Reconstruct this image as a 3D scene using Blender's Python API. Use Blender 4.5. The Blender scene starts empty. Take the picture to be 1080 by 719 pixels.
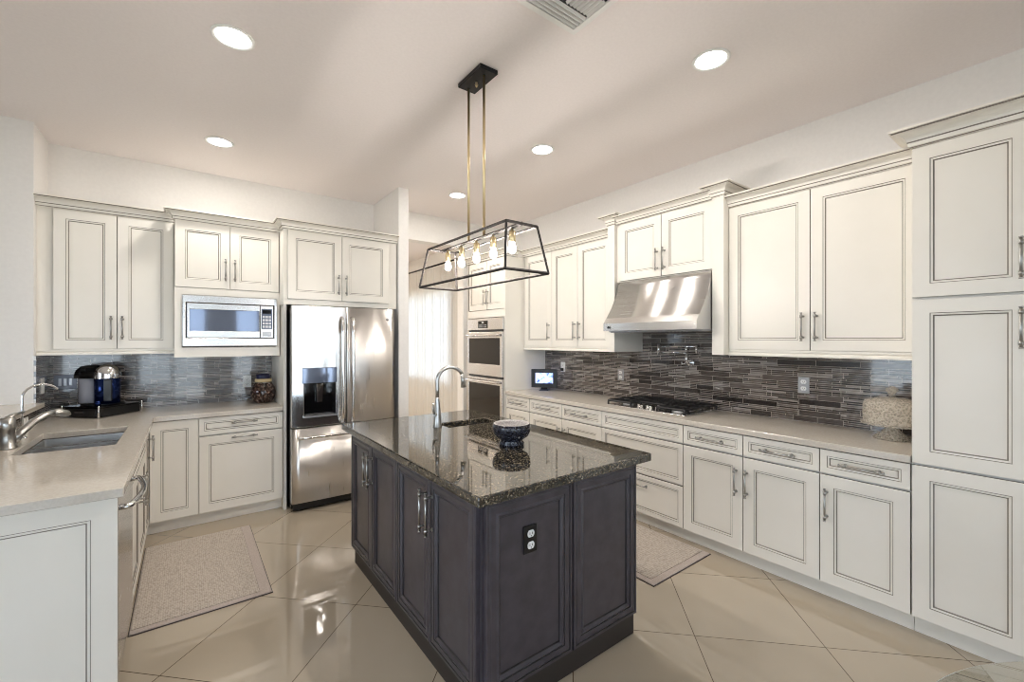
import bpy, bmesh, math, random
from mathutils import Vector, Matrix
random.seed(7)
sc = bpy.context.scene
COL = sc.collection
PI = math.pi

# ---------------------------------------------------------------- camera
F, YAW, CAMH = 456.0, math.atan(343 / 456.0), 1.5
cd = bpy.data.cameras.new('camera'); cam = bpy.data.objects.new('camera', cd); COL.objects.link(cam)
cam.location = (0, 0, CAMH); cam.rotation_euler = (PI / 2, 0, -YAW)
cd.sensor_width = 36; cd.lens = F / 1080 * 36; cd.shift_y = -1.0 / 1080
cd.clip_start = 0.02
sc.camera = cam

# ---------------------------------------------------------------- light, exposure
sc.view_settings.view_transform = 'Standard'; sc.view_settings.look = 'None'
sc.view_settings.gamma = 1; sc.view_settings.use_curve_mapping = False
sc.view_settings.exposure = 0.7
SKY = 4.4          # daylight strength
SUN = 250.0         # sun on the floor behind the camera
LED = 6.5          # watts of each recessed lamp
cy = sc.cycles
cy.use_denoising = True; cy.filter_width = 1.0
cy.max_bounces = 20; cy.diffuse_bounces = 7; cy.glossy_bounces = 6; cy.transmission_bounces = 18
cy.transparent_max_bounces = 12
cy.sample_clamp_indirect = 6.0; cy.caustics_reflective = False; cy.caustics_refractive = False

w = bpy.data.worlds.new('sky'); sc.world = w; w.use_nodes = True
nt = w.node_tree; nt.nodes.clear()
wo = nt.nodes.new('ShaderNodeOutputWorld'); bg = nt.nodes.new('ShaderNodeBackground')
tc = nt.nodes.new('ShaderNodeTexCoord'); sx = nt.nodes.new('ShaderNodeSeparateXYZ')
rp = nt.nodes.new('ShaderNodeValToRGB')
el = rp.color_ramp.elements
el[0].position = 0.40; el[0].color = (0.42, 0.44, 0.42, 1)
el[1].position = 0.53; el[1].color = (0.72, 0.86, 1.0, 1)
e = el.new(1.0); e.color = (0.58, 0.76, 1.0, 1)
ma = nt.nodes.new('ShaderNodeMath'); ma.operation = 'MULTIPLY_ADD'; ma.inputs[1].default_value = .5; ma.inputs[2].default_value = .5
nt.links.new(tc.outputs['Generated'], sx.inputs[0]); nt.links.new(sx.outputs[2], ma.inputs[0])
nt.links.new(ma.outputs[0], rp.inputs[0]); nt.links.new(rp.outputs[0], bg.inputs[0])
bg.inputs[1].default_value = SKY
nt.links.new(bg.outputs[0], wo.inputs[0])

sl = bpy.data.lights.new('sun', 'SUN'); sl.energy = SUN; sl.angle = .02; sl.color = (.95, .97, 1)
so = bpy.data.objects.new('sun', sl); COL.objects.link(so)
so.rotation_euler = Vector((.12, .5, -.86)).to_track_quat('-Z', 'Y').to_euler()

def portal(loc, rot, sx_, sy_):
    l = bpy.data.lights.new('window_daylight_portal', 'AREA'); l.shape = 'RECTANGLE'; l.size = sx_; l.size_y = sy_
    l.cycles.is_portal = True
    o = bpy.data.objects.new('window_daylight_portal', l); o.location = loc; o.rotation_euler = rot; COL.objects.link(o)

# ---------------------------------------------------------------- materials
def lin(r, g, b):
    f = lambda c: ((c / 255 + .055) / 1.055) ** 2.4 if c / 255 > .04045 else c / 255 / 12.92
    return (f(r), f(g), f(b), 1)

M = {}
def mat(name, col, rough=.5, metal=0., **kw):
    m = bpy.data.materials.new(name); m.use_nodes = True
    b = m.node_tree.nodes['Principled BSDF']
    b.inputs['Base Color'].default_value = col
    b.inputs['Roughness'].default_value = rough
    b.inputs['Metallic'].default_value = metal
    for k, v in kw.items():
        b.inputs[k.replace('_', ' ')].default_value = v
    M[name] = m
    return m, m.node_tree, b

def N(t, kind, **inp):
    n = t.nodes.new('ShaderNode' + kind)
    for k, v in inp.items():
        n.inputs[k.replace('_', ' ')].default_value = v
    return n

def coords(t, scale=(1, 1, 1), rot=(0, 0, 0), loc=(0, 0, 0)):
    c = t.nodes.new('ShaderNodeTexCoord'); m = t.nodes.new('ShaderNodeMapping')
    m.inputs['Scale'].default_value = scale; m.inputs['Rotation'].default_value = rot; m.inputs['Location'].default_value = loc
    t.links.new(c.outputs['Object'], m.inputs[0])
    return m.outputs[0]

def bump(t, b, src, strength, dist=.002):
    n = t.nodes.new('ShaderNodeBump'); n.inputs['Strength'].default_value = strength; n.inputs['Distance'].default_value = dist
    t.links.new(src, n.inputs['Height']); t.links.new(n.outputs[0], b.inputs['Normal'])

def ramp(t, src, stops, interp='LINEAR'):
    r = t.nodes.new('ShaderNodeValToRGB'); r.color_ramp.interpolation = interp
    e = r.color_ramp.elements
    while len(e) < len(stops): e.new(.5)
    for i, (p, c) in enumerate(stops): e[i].position = p; e[i].color = c
    t.links.new(src, r.inputs[0])
    return r.outputs[0]

def noisy(name, c1, c2, rough, scale, bmp=0., **kw):
    m, t, b = mat(name, c1, rough, **kw)
    n = N(t, 'TexNoise', Scale=scale, Detail=4.0)
    t.links.new(coords(t), n.inputs['Vector'])
    t.links.new(ramp(t, n.outputs[0], [(.35, c1), (.65, c2)]), b.inputs['Base Color'])
    if bmp: bump(t, b, n.outputs[0], bmp)
    return m

noisy('wall_paint', lin(232, 230, 227), lin(229, 227, 224), .7, 40, .05)
noisy('ceiling_paint', lin(240, 234, 233), lin(237, 231, 230), .8, 60, .08)
noisy('cabinet_paint', lin(234, 230, 222), lin(231, 227, 218), .36, 3)
mat('glaze', lin(124, 116, 107), .5)
noisy('island_paint', lin(73, 68, 74), lin(61, 56, 61), .28, 14)
mat('island_glaze', lin(26, 23, 26), .5)
mat('toe_dark', lin(40, 33, 30), .5)
noisy('quartz', lin(203, 196, 186), lin(194, 187, 176), .11, 90)
mat('white_plastic', lin(236, 236, 234), .35)
mat('black_plastic', lin(16, 16, 18), .3)
mat('black_gloss', lin(10, 10, 12), .06)
mat('black_metal', lin(30, 30, 33), .4, .6)
mat('cast_iron', lin(34, 34, 36), .45, .3)
mat('nickel', lin(176, 174, 170), .28, 1.)
mat('sink_steel', lin(200, 200, 200), .3, 1.)
mat('chrome', lin(225, 226, 228), .08, 1.)
mat('brass', lin(222, 202, 160), .3, 1.)
mat('grey_metal', lin(170, 170, 172), .35, .8)
mat('oven_glass', lin(18, 18, 20), .07)
mat('blue_enamel', lin(20, 38, 84), .15, .8)
mat('switch_metal', lin(112, 114, 122), .4, .6)
mat('cage_bronze', lin(52, 48, 46), .6, .1)
mat('mw_glass', lin(120, 130, 150), .05, .55)
mat('navy_lid', lin(24, 26, 62), .35)
mat('seal_rubber', lin(200, 180, 140), .6)

def steel(name, col, rough, axis):
    m, t, b = mat(name, col, rough, 1.)
    s = [2, 2, 2]; s[axis] = 400
    s = [110 if i != axis else 3 for i in range(3)]
    n = N(t, 'TexNoise', Scale=1.0, Detail=2.0)
    t.links.new(coords(t, scale=s), n.inputs['Vector'])
    mr = t.nodes.new('ShaderNodeMapRange'); mr.inputs[3].default_value = rough * .75; mr.inputs[4].default_value = rough * 1.3
    t.links.new(n.outputs[0], mr.inputs[0]); t.links.new(mr.outputs[0], b.inputs['Roughness'])
    return m, t, b
steel('steel', lin(208, 206, 204), .24, 0)
_, t, b = steel('fridge_steel', lin(226, 224, 222), .13, 2)
n = N(t, 'TexNoise', Scale=1.0, Detail=1.0); t.links.new(coords(t, scale=(7, 3, 1.6)), n.inputs['Vector'])
bump(t, b, n.outputs[0], .35, .006)

_, t, b = steel('fridge_brushed', lin(222, 218, 214), .30, 2)
b.inputs['Anisotropic'].default_value = .92; b.inputs['Anisotropic Rotation'].default_value = .25
tg = t.nodes.new('ShaderNodeTangent'); tg.direction_type = 'RADIAL'; tg.axis = 'Z'; t.links.new(tg.outputs[0], b.inputs['Tangent'])
n = N(t, 'TexNoise', Scale=1.0, Detail=1.0); t.links.new(coords(t, scale=(9, 3, .5)), n.inputs['Vector'])
bump(t, b, n.outputs[0], .35, .008)

# glass
m, t, b = mat('glass', (1, 1, 1, 1), .02); b.inputs['Transmission Weight'].default_value = 1; b.inputs['IOR'].default_value = 1.45
m, t, b = mat('table_glass', (.93, .98, .95, 1), .01); b.inputs['Transmission Weight'].default_value = 1; b.inputs['IOR'].default_value = 1.5
m, t, b = mat('tank_plastic', lin(212, 214, 226), .08); b.inputs['Transmission Weight'].default_value = .55; b.inputs['IOR'].default_value = 1.3
m, t, b = mat('cut_glass', lin(226, 216, 200), .1); b.inputs['Alpha'].default_value = .42; b.inputs['IOR'].default_value = 1.4
vo = N(t, 'TexVoronoi', Scale=85.0); t.links.new(coords(t), vo.inputs['Vector']); bump(t, b, vo.outputs[0], 1.0, .012)
t.links.new(ramp(t, vo.outputs[0], [(.1, (.18, .18, .18, 1)), (.6, (.62, .62, .62, 1))]), b.inputs['Alpha'])
m, t, b = mat('jar_glass', lin(150, 120, 105), .06); b.inputs['Transmission Weight'].default_value = .35
n = N(t, 'TexNoise', Scale=60.0, Detail=3.0); t.links.new(coords(t), n.inputs['Vector'])
t.links.new(ramp(t, n.outputs[0], [(.38, lin(34, 22, 20)), (.55, lin(92, 66, 56)), (.72, lin(170, 150, 136))]), b.inputs['Base Color'])
m = bpy.data.materials.new('window_glass'); m.use_nodes = True; t = m.node_tree; t.nodes.clear(); M['window_glass'] = m
o = t.nodes.new('ShaderNodeOutputMaterial'); mx = t.nodes.new('ShaderNodeMixShader'); fr = t.nodes.new('ShaderNodeFresnel')
tr = t.nodes.new('ShaderNodeBsdfTransparent'); gl = t.nodes.new('ShaderNodeBsdfGlossy'); gl.inputs['Roughness'].default_value = .01
t.links.new(fr.outputs[0], mx.inputs[0]); t.links.new(tr.outputs[0], mx.inputs[1]); t.links.new(gl.outputs[0], mx.inputs[2]); t.links.new(mx.outputs[0], o.inputs[0])
# sheer curtain
m = bpy.data.materials.new('sheer'); m.use_nodes = True; t = m.node_tree; t.nodes.clear(); M['sheer'] = m
o = t.nodes.new('ShaderNodeOutputMaterial'); m1 = t.nodes.new('ShaderNodeMixShader'); m2 = t.nodes.new('ShaderNodeMixShader')
tl = t.nodes.new('ShaderNodeBsdfTranslucent'); df = t.nodes.new('ShaderNodeBsdfDiffuse'); tr = t.nodes.new('ShaderNodeBsdfTransparent')
tl.inputs[0].default_value = df.inputs[0].default_value = (.80, .79, .77, 1)
m1.inputs[0].default_value = .52; m2.inputs[0].default_value = .10
t.links.new(df.outputs[0], m1.inputs[1]); t.links.new(tl.outputs[0], m1.inputs[2])
t.links.new(m1.outputs[0], m2.inputs[1]); t.links.new(tr.outputs[0], m2.inputs[2]); t.links.new(m2.outputs[0], o.inputs[0])

def emit(name, col, s, base=(.9, .9, .9, 1)):
    m, t, b = mat(name, base, .4)
    b.inputs['Emission Color'].default_value = col; b.inputs['Emission Strength'].default_value = s
emit('led', (1, .98, .95, 1), 10)
emit('bulb', (1, .92, .84, 1), 235)

# floor: polished porcelain laid on the diagonal
m, t, b = mat('floor_tile', lin(190, 172, 146), .05)
b.inputs['IOR'].default_value = 1.8; b.inputs['Roughness'].default_value = .03
S2 = math.sqrt(2)
co = coords(t, rot=(0, 0, -PI / 4), loc=(-.669 / S2, 0, 0))
br = N(t, 'TexBrick', Scale=1.0, Mortar_Size=.0022, Mortar_Smooth=.1, Bias=0., Brick_Width=.61, Row_Height=.61)
br.offset = 0; br.squash = 1
br.inputs['Color1'].default_value = lin(182, 170, 152); br.inputs['Color2'].default_value = lin(177, 165, 147); br.inputs['Mortar'].default_value = lin(96, 82, 66)
t.links.new(co, br.inputs['Vector'])
n = N(t, 'TexNoise', Scale=1.3, Detail=5.0); t.links.new(coords(t), n.inputs['Vector'])
mx = t.nodes.new('ShaderNodeMix'); mx.data_type = 'RGBA'; mx.blend_type = 'MULTIPLY'; mx.inputs[0].default_value = .6
t.links.new(br.outputs['Color'], mx.inputs[6]); t.links.new(ramp(t, n.outputs[0], [(.3, (.9, .88, .86, 1)), (.7, (1, 1, 1, 1))]), mx.inputs[7])
t.links.new(mx.outputs[2], b.inputs['Base Color'])

# linear mosaic splashback; u runs along local x, v along z
def mosaic(name, rot):
    m, t, b = mat(name, lin(90, 80, 76), .12)
    co = coords(t, rot=rot)
    def brick(w_, h_, off, fq, mo):
        br = N(t, 'TexBrick', Scale=1.0, Mortar_Size=mo, Mortar_Smooth=.1, Bias=0., Brick_Width=w_, Row_Height=h_)
        br.offset = off; br.offset_frequency = fq; br.squash = .6; br.squash_frequency = 4
        br.inputs['Color1'].default_value = (0, 0, 0, 1); br.inputs['Color2'].default_value = (1, 1, 1, 1); br.inputs['Mortar'].default_value = (.5, .5, .5, 1)
        t.links.new(co, br.inputs['Vector']); return br
    def mth(op, a, b_=None, c=None):
        n_ = t.nodes.new('ShaderNodeMath'); n_.operation = op
        for i, q in enumerate((a, b_, c)):
            if q is None: continue
            if isinstance(q, (int, float)): n_.inputs[i].default_value = q
            else: t.links.new(q, n_.inputs[i])
        return n_.outputs[0]
    def mixc(f, a, b_):
        x = t.nodes.new('ShaderNodeMix'); x.data_type = 'RGBA'; t.links.new(f, x.inputs[0]); t.links.new(a, x.inputs[6])
        if isinstance(b_, tuple): x.inputs[7].default_value = b_
        else: t.links.new(b_, x.inputs[7])
        return x.outputs[2]
    thin = brick(.21, .0133, .37, 3, .0012); wide = brick(.25, .0399, .42, 2, .0013)
    sel = mth('GREATER_THAN', wide.outputs['Color'], .70)
    col = mixc(sel, thin.outputs['Color'], mth('MULTIPLY_ADD', wide.outputs['Color'], 2.4, -1.68))
    fac = t.nodes.new('ShaderNodeMix'); t.links.new(sel, fac.inputs[0]); t.links.new(thin.outputs['Fac'], fac.inputs[2]); t.links.new(wide.outputs['Fac'], fac.inputs[3])
    grout = mth('MAXIMUM', fac.outputs[0], wide.outputs['Fac'])
    st = t.nodes.new('ShaderNodeMapping'); st.inputs['Scale'].default_value = (9, 230, 9); t.links.new(co, st.inputs[0])
    n = N(t, 'TexNoise', Scale=1.0, Detail=3.0); t.links.new(st.outputs[0], n.inputs['Vector'])
    tone = mth('ADD', col, mth('MULTIPLY_ADD', n.outputs[0], 1.0, -.5))
    c = ramp(t, tone, [(0., lin(28, 22, 21)), (.35, lin(54, 46, 43)), (.6, lin(80, 71, 67)), (.85, lin(112, 104, 100)), (1., lin(150, 145, 142))])
    t.links.new(mixc(grout, c, lin(184, 176, 168)), b.inputs['Base Color'])
    hgt = mth('MULTIPLY_ADD', n.outputs[0], .8, mth('SUBTRACT', 1.0, grout))
    bump(t, b, hgt, .5, .002); b.inputs['Coat Weight'].default_value = .8; b.inputs['Coat IOR'].default_value = 1.65; b.inputs['Coat Roughness'].default_value = .05
    rr = t.nodes.new('ShaderNodeMapRange'); rr.inputs[3].default_value = .08; rr.inputs[4].default_value = .3
    t.links.new(n.outputs[0], rr.inputs[0]); t.links.new(rr.outputs[0], b.inputs['Roughness'])
mosaic('mosaic_back', (PI / 2, 0, 0))
mosaic('mosaic_side', (PI / 2, PI / 2, 0))

# granite
def granite(name, stops, rough, scale=1.):
    m, t, b = mat(name, lin(40, 40, 38), rough)
    co = coords(t)
    v = N(t, 'TexVoronoi', Scale=190.0 * scale); t.links.new(co, v.inputs['Vector'])
    n = N(t, 'TexNoise', Scale=70.0 * scale, Detail=4.0, Roughness=.7); t.links.new(co, n.inputs['Vector'])
    sp = t.nodes.new('ShaderNodeSeparateColor'); t.links.new(v.outputs['Color'], sp.inputs[0])
    ad = t.nodes.new('ShaderNodeMath'); ad.operation = 'MULTIPLY'; t.links.new(sp.outputs[0], ad.inputs[0]); t.links.new(n.outputs[0], ad.inputs[1])
    t.links.new(ramp(t, ad.outputs[0], stops), b.inputs['Base Color'])
granite('granite', [(0., lin(14, 15, 15)), (.24, lin(22, 23, 22)), (.34, lin(54, 51, 44)), (.45, lin(112, 100, 80)), (.58, lin(160, 150, 132))], .03)
M['granite'].node_tree.nodes['Principled BSDF'].inputs['IOR'].default_value = 1.95
granite('stone_bowl', [(0., lin(12, 13, 20)), (.3, lin(30, 32, 44)), (.5, lin(70, 72, 84)), (.65, lin(130, 128, 128))], .2, 1.)

noisy('stone_light', lin(176, 172, 170), lin(140, 136, 136), .5, 140)
# rug weave
m, t, b = mat('rug_weave', lin(176, 164, 152), .95)
co = coords(t)
ch = N(t, 'TexVoronoi', Scale=75.0); t.links.new(coords(t, scale=(1.3, .8, 1)), ch.inputs['Vector'])
ch.inputs['Randomness'].default_value = .35
t.links.new(ramp(t, ch.outputs['Distance'], [(.0, lin(198, 188, 177)), (.45, lin(184, 174, 163)), (.8, lin(148, 138, 128))]), b.inputs['Base Color'])
bump(t, b, ch.outputs['Distance'], -1.0, .006)
noisy('rug_border', lin(182, 170, 162), lin(168, 156, 148), .95, 120, .4)
mat('rug_edge', lin(70, 62, 60), .9)
# photo frame screen
m, t, b = mat('screen', lin(90, 110, 200), .2)
n = N(t, 'TexNoise', Scale=22.0, Detail=3.0); t.links.new(coords(t), n.inputs['Vector'])
c = ramp(t, n.outputs[0], [(.38, lin(40, 52, 110)), (.47, lin(130, 160, 250)), (.6, lin(200, 215, 255))])
t.links.new(c, b.inputs['Emission Color']); b.inputs['Emission Strength'].default_value = 1.1; t.links.new(c, b.inputs['Base Color'])

# ---------------------------------------------------------------- mesh helpers
class MB:
    def __init__(s): s.v = []; s.f = []; s.m = []; s.s = []; s.mats = []
    def mi(s, m):
        if m not in s.mats: s.mats.append(m)
        return s.mats.index(m)
    def face(s, idx, m, smooth=False): s.f.append(idx); s.m.append(s.mi(m)); s.s.append(smooth)
    def add(s, pts): n = len(s.v); s.v += [tuple(p) for p in pts]; return n
    def box(s, x0, x1, y0, y1, z0, z1, m):
        n = s.add([(x, y, z) for z in (z0, z1) for y in (y0, y1) for x in (x0, x1)])
        for q in ((0, 2, 3, 1), (4, 5, 7, 6), (0, 1, 5, 4), (2, 6, 7, 3), (0, 4, 6, 2), (1, 3, 7, 5)):
            s.face([n + i for i in q], m)
        return s
    def hexa(s, b4, t4, m):
        n = s.add(list(b4) + list(t4))
        s.face([n + 3, n + 2, n + 1, n], m); s.face([n + 4, n + 5, n + 6, n + 7], m)
        for i in range(4):
            j = (i + 1) % 4; s.face([n + i, n + j, n + 4 + j, n + 4 + i], m)
        return s
    def tube(s, pts, r, m, seg=10, cap=True, smooth=True):
        pts = [Vector(p) for p in pts]; k = len(pts)
        rs = r if isinstance(r, (list, tuple)) else [r] * k
        up = None; rings = []
        for i, p in enumerate(pts):
            d = (pts[min(i + 1, k - 1)] - pts[max(i - 1, 0)]).normalized()
            if up is None:
                up = Vector((0, 0, 1)) if abs(d.z) < .9 else Vector((1, 0, 0))
            a = d.cross(up).normalized(); bb = a.cross(d).normalized(); up = bb
            rings.append(s.add([p + a * (math.cos(2 * PI * j / seg) * rs[i]) + bb * (math.sin(2 * PI * j / seg) * rs[i]) for j in range(seg)]))
        for i in range(k - 1):
            for j in range(seg):
                j2 = (j + 1) % seg
                s.face([rings[i] + j, rings[i + 1] + j, rings[i + 1] + j2, rings[i] + j2], m, smooth)
        if cap:
            s.face([rings[0] + j for j in range(seg)], m); s.face([rings[-1] + j for j in reversed(range(seg))], m)
        return s
    def sqbar(s, p, q, h, m):
        """square bar from p to q, half-size h"""
        return s.tube([p, q], h * 1.414, m, seg=4, smooth=False)
    def lathe(s, prof, m, seg=32, c=(0, 0, 0), smooth=True, closed=False):
        """prof: (r, z) or (r, z, mat)"""
        rings = []
        for p in prof:
            r, z = p[0], p[1]
            if r < 1e-6: rings.append((s.add([(c[0], c[1], c[2] + z)]), 1))
            else: rings.append((s.add([(c[0] + r * math.cos(2 * PI * j / seg), c[1] + r * math.sin(2 * PI * j / seg), c[2] + z) for j in range(seg)]), seg))
        prs = list(zip(range(len(prof) - 1), range(1, len(prof))))
        if closed: prs.append((len(prof) - 1, 0))
        for i, i2 in prs:
            (a, na), (b_, nb) = rings[i], rings[i2]
            mm = prof[i2][2] if len(prof[i2]) > 2 else m
            for j in range(seg):
                k = (j + 1) % seg
                if na == 1 and nb == 1: continue
                if na == 1: s.face([a, b_ + k, b_ + j], mm, smooth)
                elif nb == 1: s.face([a + j, a + k, b_], mm, smooth)
                else: s.face([a + j, a + k, b_ + k, b_ + j], mm, smooth)
        return s
    def panel(s, x0, x1, z0, z1, yf, rings, m, back=True):
        """framed front facing -y; rings: (inset, depth, mat)"""
        idx = []
        for ins, dp, mm in rings:
            idx.append(s.add([(x0 + ins, yf + dp, z0 + ins), (x1 - ins, yf + dp, z0 + ins), (x1 - ins, yf + dp, z1 - ins), (x0 + ins, yf + dp, z1 - ins)]))
        for i in range(len(rings) - 1):
            for j in range(4):
                k = (j + 1) % 4
                s.face([idx[i] + j, idx[i] + k, idx[i + 1] + k, idx[i + 1] + j], rings[i + 1][2])
        s.face([idx[-1] + j for j in range(4)], m)
        if back: s.face([idx[0] + j for j in (3, 2, 1, 0)], m)
        return s
    def slab(s, xs, ys, z0, z1, m, empty=lambda x, y: False, ax='xyz'):
        """grid slab with holes; ax maps (u, v, w) to axes"""
        order = ['xyz'.index(a) for a in ax]
        def P(u, v, w_):
            p = [0, 0, 0]; p[order[0]] = u; p[order[1]] = v; p[order[2]] = w_; return tuple(p)
        fl = {}
        for i in range(len(xs) - 1):
            for j in range(len(ys) - 1):
                fl[i, j] = not empty((xs[i] + xs[i + 1]) / 2, (ys[j] + ys[j + 1]) / 2)
        cache = {}
        def V(i, j, k):
            if (i, j, k) not in cache: cache[i, j, k] = s.add([P(xs[i], ys[j], (z0, z1)[k])])
            return cache[i, j, k]
        for (i, j), on in fl.items():
            if not on: continue
            s.face([V(i, j, 1), V(i + 1, j, 1), V(i + 1, j + 1, 1), V(i, j + 1, 1)], m)
            s.face([V(i, j + 1, 0), V(i + 1, j + 1, 0), V(i + 1, j, 0), V(i, j, 0)], m)
            for di, dj, a, b_ in ((0, -1, (i, j), (i + 1, j)), (1, 0, (i + 1, j), (i + 1, j + 1)), (0, 1, (i + 1, j + 1), (i, j + 1)), (-1, 0, (i, j + 1), (i, j))):
                if not fl.get((i + di, j + dj), False):
                    s.face([V(*a, 0), V(*b_, 0), V(*b_, 1), V(*a, 1)], m)
        return s
    def build(s, name, parent=None, bevel=0., seg=1):
        me = bpy.data.meshes.new(name); me.from_pydata(s.v, [], s.f)
        for mm in s.mats: me.materials.append(M[mm])
        me.polygons.foreach_set('material_index', s.m); me.polygons.foreach_set('use_smooth', s.s)
        bm = bmesh.new(); bm.from_mesh(me)
        bmesh.ops.recalc_face_normals(bm, faces=bm.faces); bm.to_mesh(me); bm.free()
        me.update()
        o = bpy.data.objects.new(name, me); COL.objects.link(o)
        if parent is not None: o.parent = parent
        if bevel:
            b_ = o.modifiers.new('bevel', 'BEVEL'); b_.width = bevel; b_.segments = seg; b_.limit_method = 'ANGLE'; b_.angle_limit = .6
        return o

def tag(o, label=None, cat=None, group=None, kind=None):
    if label: o['label'] = label
    if cat: o['category'] = cat
    if group: o['group'] = group
    if kind: o['kind'] = kind
    return o
def thing(name, label, cat, loc=(0, 0, 0), rz=0, group=None):
    o = bpy.data.objects.new(name, None); COL.objects.link(o); o.empty_display_size = .1
    o.location = loc; o.rotation_euler = (0, 0, rz)
    return tag(o, label, cat, group)
def struct(name, mb, bevel=0.):
    o = mb.build(name, None, bevel); o['kind'] = 'structure'; return o
def copy_tree(o, parent=None):
    c = o.copy(); COL.objects.link(c)
    if parent is not None: c.parent = parent
    for ch in list(o.children): copy_tree(ch, c)
    return c

# ---------------------------------------------------------------- room shell
XR, YB, ZC = 3.55, 4.92, 3.05
struct('floor', MB().box(-5.1, 3.7, -3.95, 9.6, -.1, 0, 'floor_tile'))
struct('ceiling', MB().box(-5.1, 3.7, -3.95, 9.6, ZC, ZC + .1, 'ceiling_paint'))
WIN_D = (6.25, 8.6, .8, 2.38)        # dining room window on the right wall (y0, y1, z0, z1)
def hole(*rs): return lambda u, v: any(a < u < b and c < v < d for a, b, c, d in rs)
struct('wall_right', MB().slab([-3.95, WIN_D[0], WIN_D[1], 9.6], [0, WIN_D[2], WIN_D[3], ZC], XR, XR + .15, 'wall_paint', hole(WIN_D), 'yzx'))
# back wall with the opening to the dining room between the post and the stub by the ovens
struct('wall_back', MB().slab([-.95, 1.72, 1.82, 2.90, XR], [0, 2.72, ZC], YB, YB + .15, 'wall_paint', hole((1.82, 2.90, -1, 2.72)), 'xzy'))
struct('wall_post', MB().box(1.715, 1.82, 4.19, YB, 0, ZC, 'wall_paint'))
struct('wall_left', MB().box(-5.1, -.87, 4.5, 5.07, 0, ZC, 'wall_paint'))
WL = [(-2.6, -.4, .45, 2.6), (.4, 2.9, .45, 2.6)]
struct('wall_far_left', MB().slab([-3.95, -2.6, -.4, .4, 2.9, 4.5], [0, .45, 2.6, ZC], -5.1, -4.95, 'wall_paint', hole(*WL), 'yzx'))
WR = [(-3.3, -1.2, .0, 2.45), (-.95, .38, .0, 2.45), (.95, 1.48, .0, 2.45), (1.75, 2.5, .0, 2.45), (2.8, 3.14, .0, 2.45)]
struct('wall_rear', MB().slab([-4.95, -3.3, -1.2, -.95, .38, .95, 1.48, 1.75, 2.5, 2.8, 3.14, 3.7], [0, 2.45, ZC], -3.95, -3.8, 'wall_paint', hole(*WR), 'xzy'))
WF = (.9, 2.7, .5, 2.5)  # window added out of view to brighten the dining room
struct('wall_dining_far', MB().slab([-1.1, WF[0], WF[1], XR], [0, WF[2], WF[3], ZC], 9.45, 9.6, 'wall_paint', hole(WF), 'xzy'))
struct('wall_dining_left', MB().box(-1.1, -.95, 5.07, 9.45, 0, ZC, 'wall_paint'))
struct('wall_half', MB().box(-1.0, -.85, 2.36, 4.5, 0, 1.02, 'wall_paint'))

def window(n, u0, u1, z0, z1, fixed, axis, mull=1, shutter=False):
    """frame, mullions and pane in a wall opening; axis 'x' wall runs along x"""
    f = MB(); t_ = .05
    def bx(a, b_, c, d, w0, w1, m):
        if axis == 'x': f.box(a, b_, w0, w1, c, d, m)
        else: f.box(w0, w1, a, b_, c, d, m)
    w0, w1 = fixed - .03, fixed + .03
    e_ = .002
    bx(u0 + e_, u0 + t_, z0 + e_, z1 - e_, w0, w1, 'white_plastic'); bx(u1 - t_, u1 - e_, z0 + e_, z1 - e_, w0, w1, 'white_plastic')
    bx(u0 + t_, u1 - t_, z0 + e_, z0 + t_, w0, w1, 'white_plastic'); bx(u0 + t_, u1 - t_, z1 - t_, z1 - e_, w0, w1, 'white_plastic')
    for k in range(1, mull + 1):
        c = u0 + (u1 - u0) * k / (mull + 1); bx(c - .03, c + .03, z0 + t_, z1 - t_, w0, w1, 'white_plastic')
    bx(u0 + t_, u1 - t_, z0 + t_, z1 - t_, fixed - .004, fixed + .004, 'window_glass')
    if shutter:
        k = z0 + 1.15
        while k < z1 - .09:
            f.hexa([(u0 + .06, fixed + .05, k), (u1 - .06, fixed + .05, k), (u1 - .06, fixed + .055, k + .008), (u0 + .06, fixed + .055, k + .008)],
                   [(u0 + .06, fixed + .11, k + .03), (u1 - .06, fixed + .11, k + .03), (u1 - .06, fixed + .105, k + .038), (u0 + .06, fixed + .105, k + .038)], 'white_plastic')
            k += .085
    struct('window_%d' % n, f)
for i, (a, b_, c, d) in enumerate(WR):
    window(1 + i, a, b_, c, d, -3.88, 'x', 1 if i < 2 else 0, i in (1, 2))
    portal(((a + b_) / 2, -3.79, (c + d) / 2), (PI / 2, 0, 0), b_ - a, d - c)
for i, (a, b_, c, d) in enumerate(WL):
    window(6 + i, a, b_, c, d, -5.03, 'y', 2)
    portal((-4.94, (a + b_) / 2, (c + d) / 2), (0, -PI / 2, 0), d - c, b_ - a)
window(9, *WF, 9.53, 'x', 2)  # the added, unseen far dining window
portal((1.8, 9.44, 1.5), (-PI / 2, 0, 0), 1.8, 2.0)
window(8, *WIN_D, XR + .09, 'y', 1)
portal((XR + .01, (WIN_D[0] + WIN_D[1]) / 2, (WIN_D[2] + WIN_D[3]) / 2), (0, PI / 2, 0), WIN_D[3] - WIN_D[2], WIN_D[1] - WIN_D[0])

# splashbacks (fixed tile, part of the walls)
struct('wall_tile_right', MB().box(XR - .012, XR, .536, 4.018, .914, 2.02, 'mosaic_side'))
struct('wall_tile_back', MB().box(-.87, .678, YB - .012, YB, .914, 1.43, 'mosaic_back'))
struct('wall_tile_left', MB().box(-.87, -.858, 4.5, YB - .012, .914, 1.386, 'mosaic_side'))
struct('wall_tile_half', MB().box(-.85, -.838, 2.36, 4.5, .914, 1.02, 'mosaic_side'))

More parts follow.
